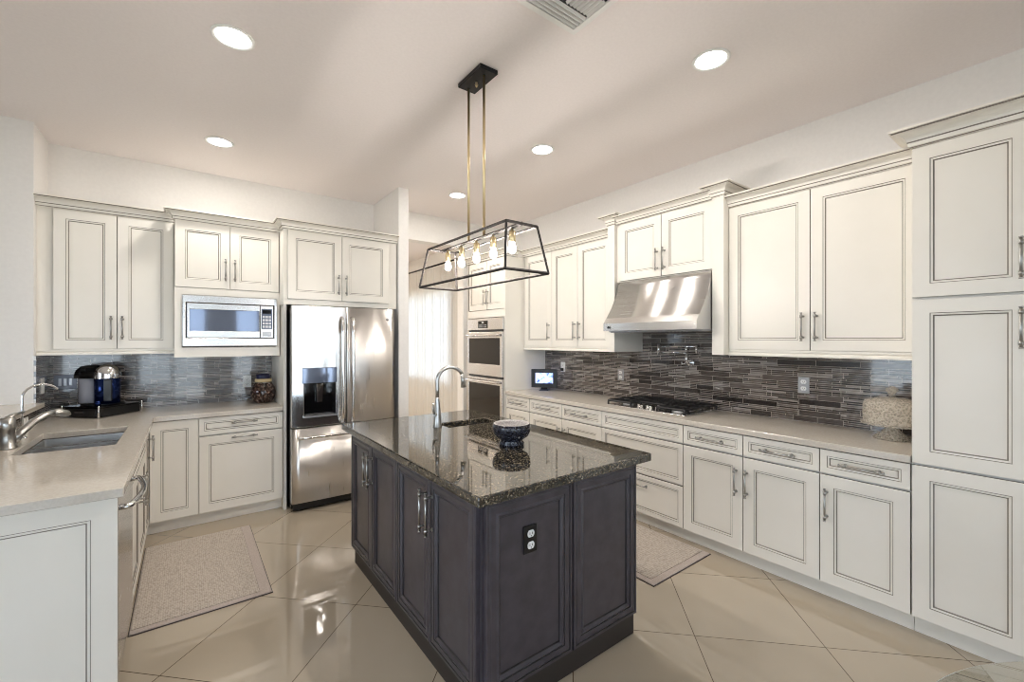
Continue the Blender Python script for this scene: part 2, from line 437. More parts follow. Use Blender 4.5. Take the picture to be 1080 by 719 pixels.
# ---------------------------------------------------------------- fronts, handles, cabinets
def rings_white(fr, th=.02):
    return [(0, th, 'cabinet_paint'), (0, .002, 'glaze'), (.002, 0, 'cabinet_paint'), (fr, 0, 'cabinet_paint'), (fr + .003, .003, 'glaze'),  # glaze on the door edges also stands in for shade in the gaps
            (fr + .011, .004, 'cabinet_paint'), (fr + .016, .009, 'glaze')]
def rings_dark(fr, th=.022):
    return [(0, th, 'island_paint'), (0, .003, 'island_paint'), (.003, 0, 'island_paint'), (.014, 0, 'island_paint'), (.017, .004, 'island_glaze'), (.024, .001, 'island_paint'),
            (fr - .012, .002, 'island_paint'), (fr - .010, .005, 'island_glaze'), (fr, .001, 'island_paint'), (fr + .012, .009, 'island_paint'), (fr + .014, .014, 'island_glaze'), (fr + .016, .014, 'island_glaze')]

def handle(parent, x, z, vert, L, yf):
    mb = MB(); r = .0058; yo = yf - .034
    def P(t_, y): return (x, y, z + t_) if vert else (x + t_, y, z)
    h = L / 2
    mb.tube([P(-h, yo), P(h, yo)], r, 'nickel', 8)
    for sgn in (-1, 1):
        c = sgn * h * .74
        mb.tube([P(c, yf), P(c, yf - .004)], .0085, 'nickel', 8)
        mb.tube([P(c, yf - .004), P(c, yo - .004)], .0052, 'nickel', 8)
        mb.tube([P(c - .009, yo), P(c + .009, yo)], .0086, 'nickel', 8)
        mb.tube([P(sgn * (h - .006), yo), P(sgn * h, yo)], .0078, 'nickel', 8)
    return mb.build('handle', parent)

def crown(parent, W, yb, z0, z1, out, left=True, right=True, front=0., x0=None, x1=None, m='cabinet_paint', name='crown_moulding', yl=None, yr=None):
    """mitred cove moulding round the front and the exposed ends; front = local y of the face it sits on"""
    a = -W / 2 if x0 is None else x0; b_ = W / 2 if x1 is None else x1
    H = z1 - z0
    prof = [(.0, 0, m), (.005, 0, m), (.005, .05, 'glaze'), (.010, .08, m), (.013, .27, m), (.016, .33, 'glaze')]
    for k in range(1, 6):
        q = k / 5 * PI / 2
        prof.append((.016 + (out - .026) * (1 - math.cos(q)), .33 + .47 * math.sin(q), m))
    prof += [(out - .008, .87, 'glaze'), (out, .88, m), (out, 1.0, m), (0, 1.0, m)]
    mb = MB(); cols = []
    yl = yb if yl is None else yl; yr = yb if yr is None else yr
    for o_, hz, mm in prof:
        z = z0 + hz * H; y = front - o_
        pts = []
        if left: pts += [(a - o_, yl, z), (a - o_, y, z)]
        else: pts += [(a, y, z)]
        if right: pts += [(b_ + o_, y, z), (b_ + o_, yr, z)]
        else: pts += [(b_, y, z)]
        cols.append(mb.add(pts)); k = len(pts)
    for i in range(len(prof) - 1):
        for j in range(k - 1):
            mb.face([cols[i] + j, cols[i] + j + 1, cols[i + 1] + j + 1, cols[i + 1] + j], prof[i + 1][2])
    # close the ends
    mb.face([c for c in cols], m); mb.face([c + k - 1 for c in reversed(cols)], m)
    return mb.build(name, parent)

def front(kind, parent, x0, x1, z0, z1, hd, yf=-.02, fr=None, dark=False, L=.185):
    g = .002
    fr = fr or (.034 if kind == 'drawer' else .066)
    rg = rings_dark(fr) if dark else rings_white(fr)
    o = MB().panel(x0 + g, x1 - g, z0 + g, z1 - g, yf, rg, 'island_paint' if dark else 'cabinet_paint').build(kind, parent)
    if hd: handle(o, hd[1], hd[2], hd[0] == 'v', hd[3] if len(hd) > 3 else L, yf)
    return o

def cabinet(name, label, cat, s0, s1, face, wall, z0, z1, fronts, toe=False, rail=False, cr=None, group=None, rear=None, hollow=False, m='cabinet_paint', carc=True, top=True):
    """s0..s1 run along the wall. wall: 'R' faces -x, 'B' faces -y, 'P' faces +x. face = world position of the carcass front, rear = of its back"""
    c = (s0 + s1) / 2; W = s1 - s0
    if wall == 'R': loc, rz, X = (face, c, 0), -PI / 2, (lambda s: c - s); D = rear - face
    elif wall == 'B': loc, rz, X = (c, face, 0), 0, (lambda s: s - c); D = rear - face
    else: loc, rz, X = (face, c, 0), PI / 2, (lambda s: s - c); D = face - rear
    t_ = thing(name, label, cat, loc, rz, group)
    zb = z0
    if toe:
        zb = .1
        MB().box(-W / 2, W / 2, .05, .068, 0, .1, 'cabinet_paint').build('toe_kick', t_)
    if carc:
        if hollow:
            k = MB(); p = .018
            k.box(-W / 2, -W / 2 + p, 0, D, zb, z1, m).box(W / 2 - p, W / 2, 0, D, zb, z1, m)
            k.box(-W / 2 + p, W / 2 - p, 0, D, zb, zb + p, m).box(-W / 2 + p, W / 2 - p, D - p, D, zb + p, z1, m)
            k.box(-W / 2 + p, W / 2 - p, 0, p, z1 - .15, z1, m)
            k.build('carcass', t_)
        else:
            MB().box(-W / 2, W / 2, 0, D, zb, z1, m).build('carcass', t_)
    for kind, a, b_, za, zz, hd in fronts:
        xa, xb = sorted((X(a), X(b_)))
        front(kind, t_, xa, xb, za, zz, (hd[0], X(hd[1])) + tuple(hd[2:]) if hd else None)
    if rail:
        k = MB(); zr = z0
        prof = [(-.018, 0), (-.018, -.012), (-.012, -.02), (-.022, -.03), (-.022, -.042), (.0, -.042), (.0, 0)]
        a = k.add([(-W / 2, y, zr + z) for y, z in prof]); b2 = k.add([(W / 2, y, zr + z) for y, z in prof]); n_ = len(prof)
        for i in range(n_): k.face([a + i, a + (i + 1) % n_, b2 + (i + 1) % n_, b2 + i], m)
        k.face([a + i for i in range(n_)], m); k.face([b2 + i for i in reversed(range(n_))], m)
        k.build('light_rail', t_)
    if cr: crown(t_, W, cr.get('yb', D), cr['z0'], cr['z1'], cr['out'], cr.get('left', True), cr.get('right', True), cr.get('front', 0), yl=cr.get('yl'), yr=cr.get('yr'))
    return t_, X, D

GB = 'cream base cabinets'; GW = 'cream wall cabinets'
BF, BR = 2.955, 3.549
DZ0, DZ1, DR0, DR1 = .103, .727, .733, .872
def drawer(a, b_, h=True): return ('drawer', a, b_, DR0, DR1, ('h', (a + b_) / 2, .803, .2) if h else None)
def door(a, b_, hs=None, z0=DZ0, z1=DZ1, hz=None): return ('door', a, b_, z0, z1, ('v', hs, hz if hz else .56, .185) if hs else None)
cabinet('base_cabinet', 'cream drawer and door base cabinet beside the double oven tower', 'cabinet', 3.59, 4.018, BF, 'R', 0, .876,
        [drawer(3.59, 4.018), door(3.59, 4.018, 3.64)], True, group=GB, rear=BR)
cabinet('base_cabinet', 'cream two door base cabinet left of the cooktop drawers, behind the island bowl', 'cabinet', 2.58, 3.59, BF, 'R', 0, .876,
        [drawer(3.09, 3.59), drawer(2.58, 3.09), door(3.09, 3.59, 3.125), door(2.58, 3.09, 3.05)], True, group=GB, rear=BR)
cabinet('base_cabinet', 'wide three drawer cream base cabinet directly under the gas cooktop', 'cabinet', 1.797, 2.58, BF, 'R', 0, .876,
        [('drawer', 1.797, 2.58, DR0, DR1, None), ('drawer', 1.797, 2.58, .42, .727, None), ('drawer', 1.797, 2.58, .103, .414, ('h', 2.19, .335, .2))], True, group=GB, rear=BR)
cabinet('base_cabinet', 'cream base cabinet with two drawers over two doors right of the cooktop', 'cabinet', .933, 1.797, BF, 'R', 0, .876,
        [drawer(1.366, 1.797), drawer(.933, 1.366), door(1.366, 1.797, 1.408), door(.933, 1.366, 1.338)], True, group=GB, rear=BR)
cabinet('base_cabinet', 'cream single door base cabinet under the glass cake stand, next to the pantry', 'cabinet', .537, .933, BF, 'R', 0, .876,
        [drawer(.537, .933), door(.537, .933, .898)], True, group=GB, rear=BR)
cabinet('pantry_cabinet', 'tall cream pantry cabinet with three stacked doors at the right edge', 'cabinet', -.272, .535, BF, 'R', 0, 2.475,
        [door(.131, .535, None, .103, .872), door(-.272, .131, None, .103, .872),
         door(.131, .535, .172, .879, 1.703, 1.555), door(-.272, .131, .09, .879, 1.703, 1.555),
         door(.131, .535, .172, 1.712, 2.468, 1.86), door(-.272, .131, .09, 1.712, 2.468, 1.86)], True, rear=BR,
        cr=dict(z0=2.47, z1=2.56, out=.075, front=-.02, yl=.16))
# wall cabinets, right run
UF, UR = 3.21, 3.537
UZ0, UZ1 = 1.43, 2.468
CRW = dict(z0=2.472, z1=2.548, out=.065, front=-.02)
cabinet('wall_cabinet', 'wide two door cream wall cabinet between the range hood and the pantry', 'cabinet', .537, 1.586, UF, 'R', UZ0, 2.475,
        [door(1.065, 1.586, 1.105, UZ0, UZ1, 1.585), door(.537, 1.065, 1.03, UZ0, UZ1, 1.585)], rail=True, group=GW, rear=UR, cr=dict(CRW, left=False, right=False))
cabinet('wall_cabinet', 'two door cream wall cabinet just left of the range hood', 'cabinet', 2.674, 3.52, UF, 'R', UZ0, 2.475,
        [door(3.13, 3.52, 3.165, UZ0, UZ1, 1.595), door(2.69, 3.13, 3.095, UZ0, UZ1, 1.595)], rail=True, group=GW, rear=UR, cr=dict(CRW, left=False, right=False))
cabinet('wall_cabinet', 'single door cream wall cabinet against the double oven tower', 'cabinet', 3.52, 4.018, UF, 'R', UZ0, 2.475,
        [door(3.52, 3.985, 3.56, UZ0, UZ1, 1.595)], rail=True, group=GW, rear=UR, cr=dict(CRW, left=False, right=False))
# cabinet over the hood with its two pilasters
HY0, HY1 = 1.676, 2.592
ht, HX, HD = cabinet('hood_cabinet', 'short two door cream cabinet with side pilasters above the steel range hood', 'cabinet', HY0, HY1, 3.16, 'R', 2.025, 2.56,
        [door(2.12, 2.555, 2.155, 2.03, 2.545, 2.17), door(HY0, 2.12, 2.085, 2.03, 2.545, 2.17)], rear=UR,
        cr=dict(z0=2.55, z1=2.618, out=.06, front=-.02, left=False, right=False))
for y0, y1 in ((1.587, HY0), (HY1, 2.673)):
    xa, xb = sorted((HX(y0), HX(y1)))
    o = MB().box(xa, xb, -.04, HD, 1.39, 2.56, 'cabinet_paint').build('pilaster', ht, .002)
    c = crown(o, 0, HD, 2.555, 2.64, .068, True, True, -.04, xa, xb, name='pilaster_crown', yl=(-.105 if False else None))
# oven tower: open bay for the double oven
OF = 2.95; OY0, OY1 = 4.02, 4.853
ot, OX, OD = cabinet('oven_cabinet', 'tall cream cabinet housing the double oven by the dining opening', 'cabinet', OY0, OY1, OF, 'R', 0, 2.475,
        [door(4.05, 4.41, 4.445 - .07, 1.868, 2.465, 2.02), door(4.41, 4.845, 4.445, 1.868, 2.465, 2.02), ('drawer', 4.05, 4.845, .11, .33, ('h', 4.46, .22, .2))],
        rear=BR, carc=False, cr=dict(z0=2.47, z1=2.55, out=.065, front=-.02, yr=.15))
k = MB(); W = OY1 - OY0; p = .03
k.box(-W / 2, -W / 2 + p, -.02, OD, 0, 2.475, 'cabinet_paint').box(W / 2 - p, W / 2, -.02, OD, 0, 2.475, 'cabinet_paint')
k.box(-W / 2 + p, W / 2 - p, 0, OD, 1.775, 2.475, 'cabinet_paint').box(-W / 2 + p, W / 2 - p, -.02, 0, 1.775, 1.862, 'cabinet_paint')
k.box(-W / 2 + p, W / 2 - p, 0, OD, .1, .34, 'cabinet_paint').box(-W / 2 + p, W / 2 - p, OD - .02, OD, .34, 1.775, 'cabinet_paint')
k.build('carcass', ot)

# back wall cabinets
cabinet('wall_cabinet', 'two door cream wall cabinet above the coffee machine', 'cabinet', -.8695, -.082, 4.57, 'B', UZ0, 2.475,
        [door(-.785, -.435, -.468, UZ0, UZ1, 1.595), door(-.435, -.086, -.402, UZ0, UZ1, 1.595)], rail=True, group=GW, rear=4.907, cr=dict(CRW, left=False, right=False))
mt, MX, MD = cabinet('microwave_cabinet', 'cream wall cabinet holding the built in microwave', 'cabinet', -.081, .671, 4.42, 'B', 1.36, 2.475,
        [door(-.079, .296, .262, 1.93, UZ1, 2.09), door(.296, .669, .33, 1.93, UZ1, 2.09)], rear=4.907, carc=False,
        cr=dict(CRW, left=True, right=False, yl=.06))
k = MB(); W = .752; cx = .295
k.box(-W / 2, W / 2, 0, MD, 1.925, 2.475, 'cabinet_paint')
k.box(-W / 2, -W / 2 + .05, -.02, MD, 1.36, 1.925, 'cabinet_paint').box(W / 2 - .03, W / 2, -.02, MD, 1.36, 1.925, 'cabinet_paint')
k.box(-W / 2 + .05, W / 2 - .03, -.02, MD, 1.36, 1.44, 'cabinet_paint').box(-W / 2 + .05, W / 2 - .03, -.02, .0, 1.872, 1.925, 'cabinet_paint')
k.box(-W / 2, W / 2, -.026, -.02, 1.36, 1.385, 'cabinet_paint')
k.build('carcass', mt)
ft, FX, FD = cabinet('refrigerator_cabinet', 'deep two door cream cabinet with end panel over the refrigerator', 'cabinet', .673, 1.70, 4.22, 'B', 1.815, 2.475,
        [door(.703, 1.165, 1.13, 1.862, UZ1, 2.01), door(1.165, 1.622, 1.2, 1.862, UZ1, 2.01)], rear=4.918,
        cr=dict(CRW, left=True, right=False, yl=.11))
MB().box(FX(.682), FX(.706), .04, FD, 0, 1.815, 'cabinet_paint').build('end_panel', ft)

# base cabinets, back run and peninsula
BYF = 4.30
cabinet('base_cabinet', 'cream base cabinet with drawer and pull-out front beside the refrigerator', 'cabinet', .077, .679, BYF, 'B', 0, .876,
        [('drawer', .077, .679, .728, .872, ('h', .39, .815, .185)), ('door', .077, .679, DZ0, .722, ('h', .39, .695, .185))], True, group=GB, rear=4.918)
PX = -.25
# corner unit: L-shaped with one door on each face
ct = thing('corner_cabinet', 'cream corner base cabinet where the sink counter meets the back wall', 'cabinet', (-.25, 4.30, 0), 0)
k = MB(); k.slab([-.58, 0, .327], [-.33, 0, .618], .1, .876, 'cabinet_paint', hole((0, .4, -.5, 0))); k.build('carcass', ct)
k = MB(); k.box(-.068, .327, .05, .068, 0, .1, 'cabinet_paint').box(-.068, -.05, -.33, .05, 0, .1, 'cabinet_paint'); k.build('toe_kick', ct)
front('door', ct, .022, .327, DZ0, .872, None)
# the second door faces +x
o = MB().panel(-.33 + .0015, -.022, DZ0, .872, -.02, rings_white(.05), 'cabinet_paint').build('door', ct)
o.rotation_euler = (0, 0, PI / 2)
handle(o, -.2, .71, True, .185, -.02)
# sink base
cabinet('sink_cabinet', 'cream two door cabinet under the steel sink', 'cabinet', 2.97, 3.968, PX, 'P', 0, .876,
        [('drawer', 2.97, 3.469, DR0, DR1, None), ('drawer', 3.469, 3.968, DR0, DR1, None), door(2.97, 3.469, 3.435, hz=.59), door(3.469, 3.968, 3.505, hz=.59)], True, rear=-.83, hollow=True)
# peninsula end
et = thing('peninsula_end_panel', 'large framed cream panel closing the end of the sink counter', 'panel', (-.525, 2.357, 0), 0)
MB().panel(-.312, .304, .0, .876, -.022, rings_white(.078, .022), 'cabinet_paint').build('panel', et)

# dishwasher
dt = thing('dishwasher', 'stainless dishwasher in the sink counter next to the end panel', 'dishwasher', (PX, 2.665, 0), PI / 2)
MB().box(-.302, .302, .0, .57, .1, .87, 'grey_metal').build('tub', dt)
d_ = MB().box(-.302, .302, -.026, -.001, .115, .868, 'steel').build('door', dt, .004, 2)
pts = [(-.23, -.026, .80), (-.235, -.05, .80)] + [(-.23 + .46 * i / 12, -.058 - .03 * math.sin(PI * i / 12), .80) for i in range(13)] + [(.235, -.05, .80), (.23, -.026, .80)]
MB().tube(pts, .012, 'chrome', 10).build('handle', d_)
MB().box(-.302, .302, .03, .05, 0, .1, 'black_plastic').build('toe_kick', dt)

# ---------------------------------------------------------------- countertops
CT0, CT1 = .8765, .9145
tag(MB().box(2.92, 3.5375, .5365, 4.0175, CT0, CT1, 'quartz').build('countertop', None, .004, 2), 'long beige quartz countertop along the cooktop wall', 'countertop')
SK = (-.72, -.32, 3.28, 3.93)
tag(MB().slab([-.8375, SK[0], SK[1], -.2, .679], [2.30, SK[2], SK[3], 4.255, 4.907], CT0, CT1, 'quartz',
    lambda x, y: (SK[0] < x < SK[1] and SK[2] < y < SK[3]) or (x > -.2 and y < 4.255)).build('countertop', None, .004, 2), 'L-shaped beige quartz countertop around the steel sink', 'countertop')
tag(MB().box(-1.22, -.815, 2.30, 4.499, 1.021, 1.052, 'quartz').build('bar_ledge', None, .004, 2), 'raised beige stone bar ledge behind the sink faucet', 'ledge')

# sink with two bowls
st_ = thing('kitchen_sink', 'undermount stainless sink in the beige counter', 'sink', (-.52, 3.605, CT0))
k = MB(); zt = -.001; wl = .012
X0, X1, Y0, Y1 = -.2, .2, -.325, .325
def basin(k, x0, x1, y0, y1, zt, dep, m):
    n = k.add([(x0, y0, zt), (x1, y0, zt), (x1, y1, zt), (x0, y1, zt)]); i_ = .03
    nn = k.add([(x0 + .008, y0 + .008, zt - dep + .03), (x1 - .008, y0 + .008, zt - dep + .03), (x1 - .008, y1 - .008, zt - dep + .03), (x0 + .008, y1 - .008, zt - dep + .03)])
    b2 = k.add([(x0 + i_, y0 + i_, zt - dep), (x1 - i_, y0 + i_, zt - dep), (x1 - i_, y1 - i_, zt - dep), (x0 + i_, y1 - i_, zt - dep)])
    for j in range(4):
        q = (j + 1) % 4
        k.face([n + j, n + q, nn + q, nn + j], m); k.face([nn + j, nn + q, b2 + q, b2 + j], m)
    k.face([b2 + j for j in range(4)], m)
k.slab([X0 - .012, X0 + .004, X1 - .004, X1 + .012], [Y0 - .012, Y0 + .004, .02, .045, Y1 - .004, Y1 + .012], zt - .004, zt, 'steel', hole((X0, X1, Y0, .02), (X0, X1, .045, Y1)))
k.build('rim', st_)
for y0, y1 in ((Y0 + .004, .02), (.045, Y1 - .004)):
    k = MB(); basin(k, X0 + .004, X1 - .004, y0, y1, zt - .002, .2, 'sink_steel')
    b_ = k.build('bowl', st_, .012, 3)
    MB().lathe([(0, .0), (.04, .0), (.045, .003), (.0451, -.002)], 'chrome', 20, (0, (y0 + y1) / 2, zt - .199)).build('drain', b_)

# ---------------------------------------------------------------- island
it = thing('island_cabinet', 'dark espresso island cabinet with four doors and framed end panels', 'island', (1.372, 2.25, 0))
IX0, IX1, IY0, IY1 = .912, 1.842, 1.405, 3.0
def L_(x, y): return x - 1.372, y - 2.25
k = MB()
ISK = (1.405, 1.79, 2.56, 2.74)
a0, b0 = L_(IX0, IY0); a1, b1 = L_(IX1, IY1)
k.slab([a0, ISK[0] - 1.402, ISK[1] - 1.342, a1], [b0, ISK[2] - 2.28, ISK[3] - 2.22, b1], .1, .873, 'island_paint', hole((ISK[0] - 1.402, ISK[1] - 1.342, ISK[2] - 2.28, ISK[3] - 2.22)))
k.build('carcass', it)
MB().box(a0 - .004, a1 - .012, b0 - .008, b1 - .03, 0, .1, 'toe_dark').build('plinth', it)
ys = [2.998, 2.607, 2.213, 1.817, 1.42]
for i in range(4):
    hy = ys[1] + (.033 if i == 0 else -.033) if i < 2 else ys[3] + (.033 if i == 2 else -.033)
    # doors face -x: build in a rotated child
    c = (ys[i] + ys[i + 1]) / 2; wd = ys[i] - ys[i + 1]
    o = MB().panel(-wd / 2 + .002, wd / 2 - .002, .106, .866, -.022, rings_dark(.052), 'island_paint').build('door', it)
    o.location = (a0, c - 2.25, 0); o.rotation_euler = (0, 0, -PI / 2)
    handle(o, c - hy, .715, True, .2, -.022)
for x0, x1 in ((.918, 1.38), (1.388, 1.838)):
    MB().panel(x0 - 1.372, x1 - 1.372, .106, .868, b0 - .022, rings_dark(.058), 'island_paint').build('end_panel', it)
tag(MB().slab([.865, ISK[0], ISK[1], 1.925], [1.355, ISK[2], ISK[3], 3.135], .8735, .9145, 'granite', hole((ISK[0], ISK[1], ISK[2], ISK[3]))).build('island_countertop', None, .006, 2),
    'polished dark granite countertop on the island', 'countertop')
s2 = thing('bar_sink', 'small stainless bar sink set in the dark granite', 'sink', ((ISK[0] + ISK[1]) / 2, (ISK[2] + ISK[3]) / 2, .8735))
k = MB(); hx, hy = (ISK[1] - ISK[0]) / 2, (ISK[3] - ISK[2]) / 2
basin(k, -hx - .004, hx + .004, -hy - .004, hy + .004, -.002, .16, 'sink_steel'); k.build('bowl', s2, .01, 2)
MB().lathe([(0, 0), (.03, 0), (.034, .003), (.0341, -.002)], 'chrome', 18, (0, 0, -.161)).build('drain', s2)

# island faucet
ft2 = thing('island_faucet', 'tall brushed gooseneck faucet standing on the dark granite', 'faucet', (1.352, 2.635, .9145), 0)
k = MB(); k.lathe([(0, 0), (.031, 0), (.031, .004), (.027, .012), (.025, .06), (.0225, .10), (.017, .15), (.013, .19), (.0125, .20), (0, .2)], 'nickel', 20); k.build('body', ft2)
pts = [(0, 0, .19), (0, 0, .25), (0, 0, .31)] + [(.09 - .09 * math.cos(a), -.018 * (1 - math.cos(a)) , .31 + .09 * math.sin(a)) for a in [PI * i / 14 for i in range(1, 13)]]
px, py, pz = pts[-1]
sp_ = MB().tube(pts, .0125, 'nickel', 12).build('spout', ft2)
MB().tube([(px, py, pz), (px + .006, py, pz - .04), (px + .013, py, pz - .09)], [.013, .0145, .019], 'nickel', 14).build('spray_head', sp_)
k = MB().tube([(0, 0, .085), (-.035, -.02, .09)], .012, 'nickel', 10); k.tube([(-.033, -.019, .09), (-.043, -.022, .12), (-.040, -.022, .17)], [.008, .007, .0055], 'nickel', 10); k.build('lever', ft2)

# granite bowl
tag(MB().lathe([(0, 0), (.068, 0), (.070, .014), (.060, .026), (.062, .032), (.092, .052), (.105, .078), (.107, .104), (.103, .118), (.100, .122), (.094, .122, 'stone_light'), (.088, .112, 'stone_light'), (.07, .07, 'stone_light'), (.0, .055, 'stone_light')], 'stone_bowl', 40).build('stone_bowl'),
    'dark polished stone footed bowl on the island granite', 'bowl').location = (1.452, 1.935, .9145)

# outlet builder
def outlet(label, loc, rz, plate, w=.072, h=.115, kind='outlet', n=2, extra=None):
    t_ = thing('wall_outlet' if kind == 'outlet' else 'light_switch', label, kind, loc, rz)
    MB().box(-w / 2, w / 2, -.007, 0, -h / 2, h / 2, plate).build('cover_plate', t_, .003, 2)
    if kind == 'outlet':
        for z in (-.024, .024):
            r = MB(); prof = []
            for i in range(20):
                a = 2 * PI * i / 20; prof.append((.018 * math.cos(a), max(-.0145, min(.0145, .018 * math.sin(a)))))
            a = r.add([(x, -.007, z + q) for x, q in prof]); b2 = r.add([(x, -.0095, z + q) for x, q in prof])
            for i in range(20): r.face([a + i, a + (i + 1) % 20, b2 + (i + 1) % 20, b2 + i], 'white_plastic')
            r.face([b2 + i for i in range(20)], 'white_plastic')
            for xx in (-.0065, .0065): r.box(xx - .0012, xx + .0012, -.0099, -.0094, z - .003, z + .006, 'black_plastic')
            r.tube([(0, -.0094, z - .009), (0, -.0099, z - .009)], .0025, 'black_plastic', 8)
            r.build('receptacle', t_)
    else:
        for i in range(n):
            x = (i - (n - 1) / 2) * .03
            MB().box(x - .010, x + .010, -.011, -.007, -.03, .03, 'grey_metal' if n > 1 else 'white_plastic').build('switch_paddle', t_, .002)
    return t_
outlet('black outlet plate with white sockets on the dark island end panel', (1.1425, 1.396, .673), 0, 'black_plastic')
outlet('silver duplex outlet on the mosaic between the cooktop and the cake stand', (XR - .012, 1.22, 1.177), -PI / 2, 'grey_metal')
outlet('silver duplex outlet on the mosaic left of the cooktop', (XR - .012, 2.856, 1.147), -PI / 2, 'grey_metal')
o = outlet('white outlet with a black plug beside the digital photo frame', (XR - .012, 3.70, 1.185), -PI / 2, 'white_plastic')
MB().box(-.018, .018, -.04, -.0095, -.045, -.012, 'black_plastic').build('plug', o, .004)
outlet('pale outlet on the mosaic behind the jar', (.468, YB - .012, 1.10), 0, 'white_plastic')
outlet('white light switch on the mosaic near the left wall corner', (-.858, 4.66, 1.16), PI / 2, 'white_plastic', kind='switch', n=1)
outlet('chrome three gang switch plate left of the coffee machine', (-.775, YB - .012, 1.165), 0, 'switch_metal', .13, .115, 'switch', 3)
outlet('small white outlet on the low tiled wall under the bar ledge', (-.838, 4.12, .962), PI / 2, 'white_plastic', .115, .072)

# ---------------------------------------------------------------- appliances
# refrigerator
rt = thing('refrigerator', 'stainless french door refrigerator with water dispenser', 'refrigerator', (1.175, 4.10, 0))
MB().box(-.452, .452, .06, .78, .03, 1.775, 'black_plastic').build('body', rt, .004)
k = MB()
for x in (-.4, .4): k.lathe([(0, 0), (.02, 0), (.02, .032), (0, .032)], 'black_plastic', 12, (x, .1, 0))
k.box(-.44, .44, .03, .06, .02, .075, 'black_plastic'); k.build('base_grille', rt)
def bowed(k, x0, x1, z0, z1, yf, yb, m, bow=.010, holes=None):
    """door skin bowed outward a little"""
    n = 14; xs_ = [x0 + (x1 - x0) * i / n for i in range(n + 1)]
    def yy(x): q = (x - x0) / (x1 - x0) * 2 - 1; return yf + bow * q * q
    a = k.add([(x, yy(x), z0) for x in xs_]); b2 = k.add([(x, yy(x), z1) for x in xs_])
    c = k.add([(x, yb, z0) for x in xs_]); d = k.add([(x, yb, z1) for x in xs_])
    for i in range(n):
        k.face([a + i, a + i + 1, b2 + i + 1, b2 + i], m, True); k.face([c + i + 1, c + i, d + i, d + i + 1], m)
        k.face([b2 + i, b2 + i + 1, d + i + 1, d + i], m); k.face([c + i, c + i + 1, a + i + 1, a + i], m)
    k.face([a, b2, d, c], m); k.face([a + n, c + n, d + n, b2 + n], m)
k = MB(); bowed(k, .003, .455, .74, 1.80, -.012, .055, 'fridge_brushed'); dr = k.build('door', rt)
tag(dr, 'right refrigerator door, plain stainless')
# left door with a dispenser recess
k = MB()
k.slab([-.455, -.360, -.092, -.003], [.74, .83, 1.12, 1.80], -.004, .055, 'fridge_steel', hole((-.36, -.092, .83, 1.12)), 'xzy'); dl = k.build('door', rt, .004, 2)
tag(dl, 'left refrigerator door with water and ice dispenser')
k = MB(); k.box(-.36, -.092, .045, .05, .83, 1.12, 'black_gloss').box(-.36, -.352, -.004, .045, .83, 1.12, 'black_gloss').box(-.1, -.092, -.004, .045, .83, 1.12, 'black_gloss').box(-.352, -.1, -.004, .045, 1.112, 1.12, 'black_gloss')
dp = k.build('dispenser_recess', dl)
k = MB(); k.box(-.375, -.085, -.014, -.004, 1.12, 1.255, 'mw_glass'); k.build('dispenser_panel', dl, .004, 2)
k = MB(); k.hexa([(-.25, .01, .95), (-.205, .01, .95), (-.205, .022, .95), (-.25, .022, .95)], [(-.255, .0, 1.112), (-.2, .0, 1.112), (-.2, .02, 1.112), (-.255, .02, 1.112)], 'chrome'); k.build('dispenser_paddle', dl)
k = MB(); k.box(-.365, -.088, -.03, .045, .822, .836, 'grey_metal'); k.build('drip_tray', dl)
for x, par in ((-.045, dl), (.045, dr)):
    k = MB()
    k.tube([(x, -.006, .755), (x, -.04, .765), (x, -.058, .80)] + [(x, -.062 - .006 * math.sin(PI * i / 8), .80 + .86 * i / 8) for i in range(9)] + [(x, -.058, 1.66), (x, -.04, 1.695), (x, -.006, 1.705)], .0135, 'fridge_steel', 12)
    k.build('handle', par)
k = MB(); bowed(k, -.455, .455, .085, .728, -.012, .055, 'fridge_brushed', .010); fz = k.build('freezer_drawer', rt)
k = MB(); k.tube([(-.40, -.008, .655), (-.40, -.045, .655)] + [(-.40 + .80 * i / 10, -.058 - .008 * math.sin(PI * i / 10), .655) for i in range(11)] + [(.40, -.045, .655), (.40, -.008, .655)], .0135, 'fridge_steel', 12); k.build('handle', fz)
k = MB(); k.lathe([(0, 0), (.014, 0), (.014, .003), (0, .003)], 'grey_metal', 20); bd = k.build('badge', dr); bd.location = (.385, -.008, 1.70); bd.rotation_euler = (PI / 2, 0, 0)

# microwave
wt = thing('microwave', 'built in stainless microwave in the cream cabinet', 'microwave', (.31, 4.40, 1.658))
MB().box(-.305, .305, .03, .45, -.16, .16, 'grey_metal').build('body', wt)
k = MB(); k.slab([-.34, -.316, .316, .34], [-.21, -.142, .149, .21], -.018, -.003, 'steel', hole((-.316, .316, -.142, .149)), 'xzy'); k.build('trim_kit', wt, .004, 2)
MB().slab([-.316, -.3, .3, .316], [-.142, -.134, .141, .149], -.002, .028, 'black_plastic', hole((-.3, .3, -.134, .141)), 'xzy').build('surround', wt)
k = MB(); k.slab([-.31, -.29, .2, .208], [-.138, -.082, .095, .145], -.016, .028, 'steel', hole((-.29, .2, -.082, .095)), 'xzy')
wd_ = k.build('door', wt, .003, 2)
MB().box(-.29, .2, -.012, .0, -.082, .095, 'mw_glass').build('window', wd_)
cp = MB().box(.211, .31, -.016, .028, -.138, .145, 'steel').build('control_panel', wt, .003, 2)
k = MB(); k.box(.218, .302, -.0175, -.016, -.06, .118, 'mw_glass')
k.box(.226, .294, -.0185, -.0175, .075, .108, 'black_gloss')
for i in range(3):
    for j in range(4): k.box(.226 + i * .024, .244 + i * .024, -.0185, -.0175, -.05 + j * .029, -.03 + j * .029, 'grey_metal')
k.build('keypad', cp)
MB().box(.226, .294, -.0185, -.016, -.125, -.085, 'grey_metal').build('open_button', cp, .002)

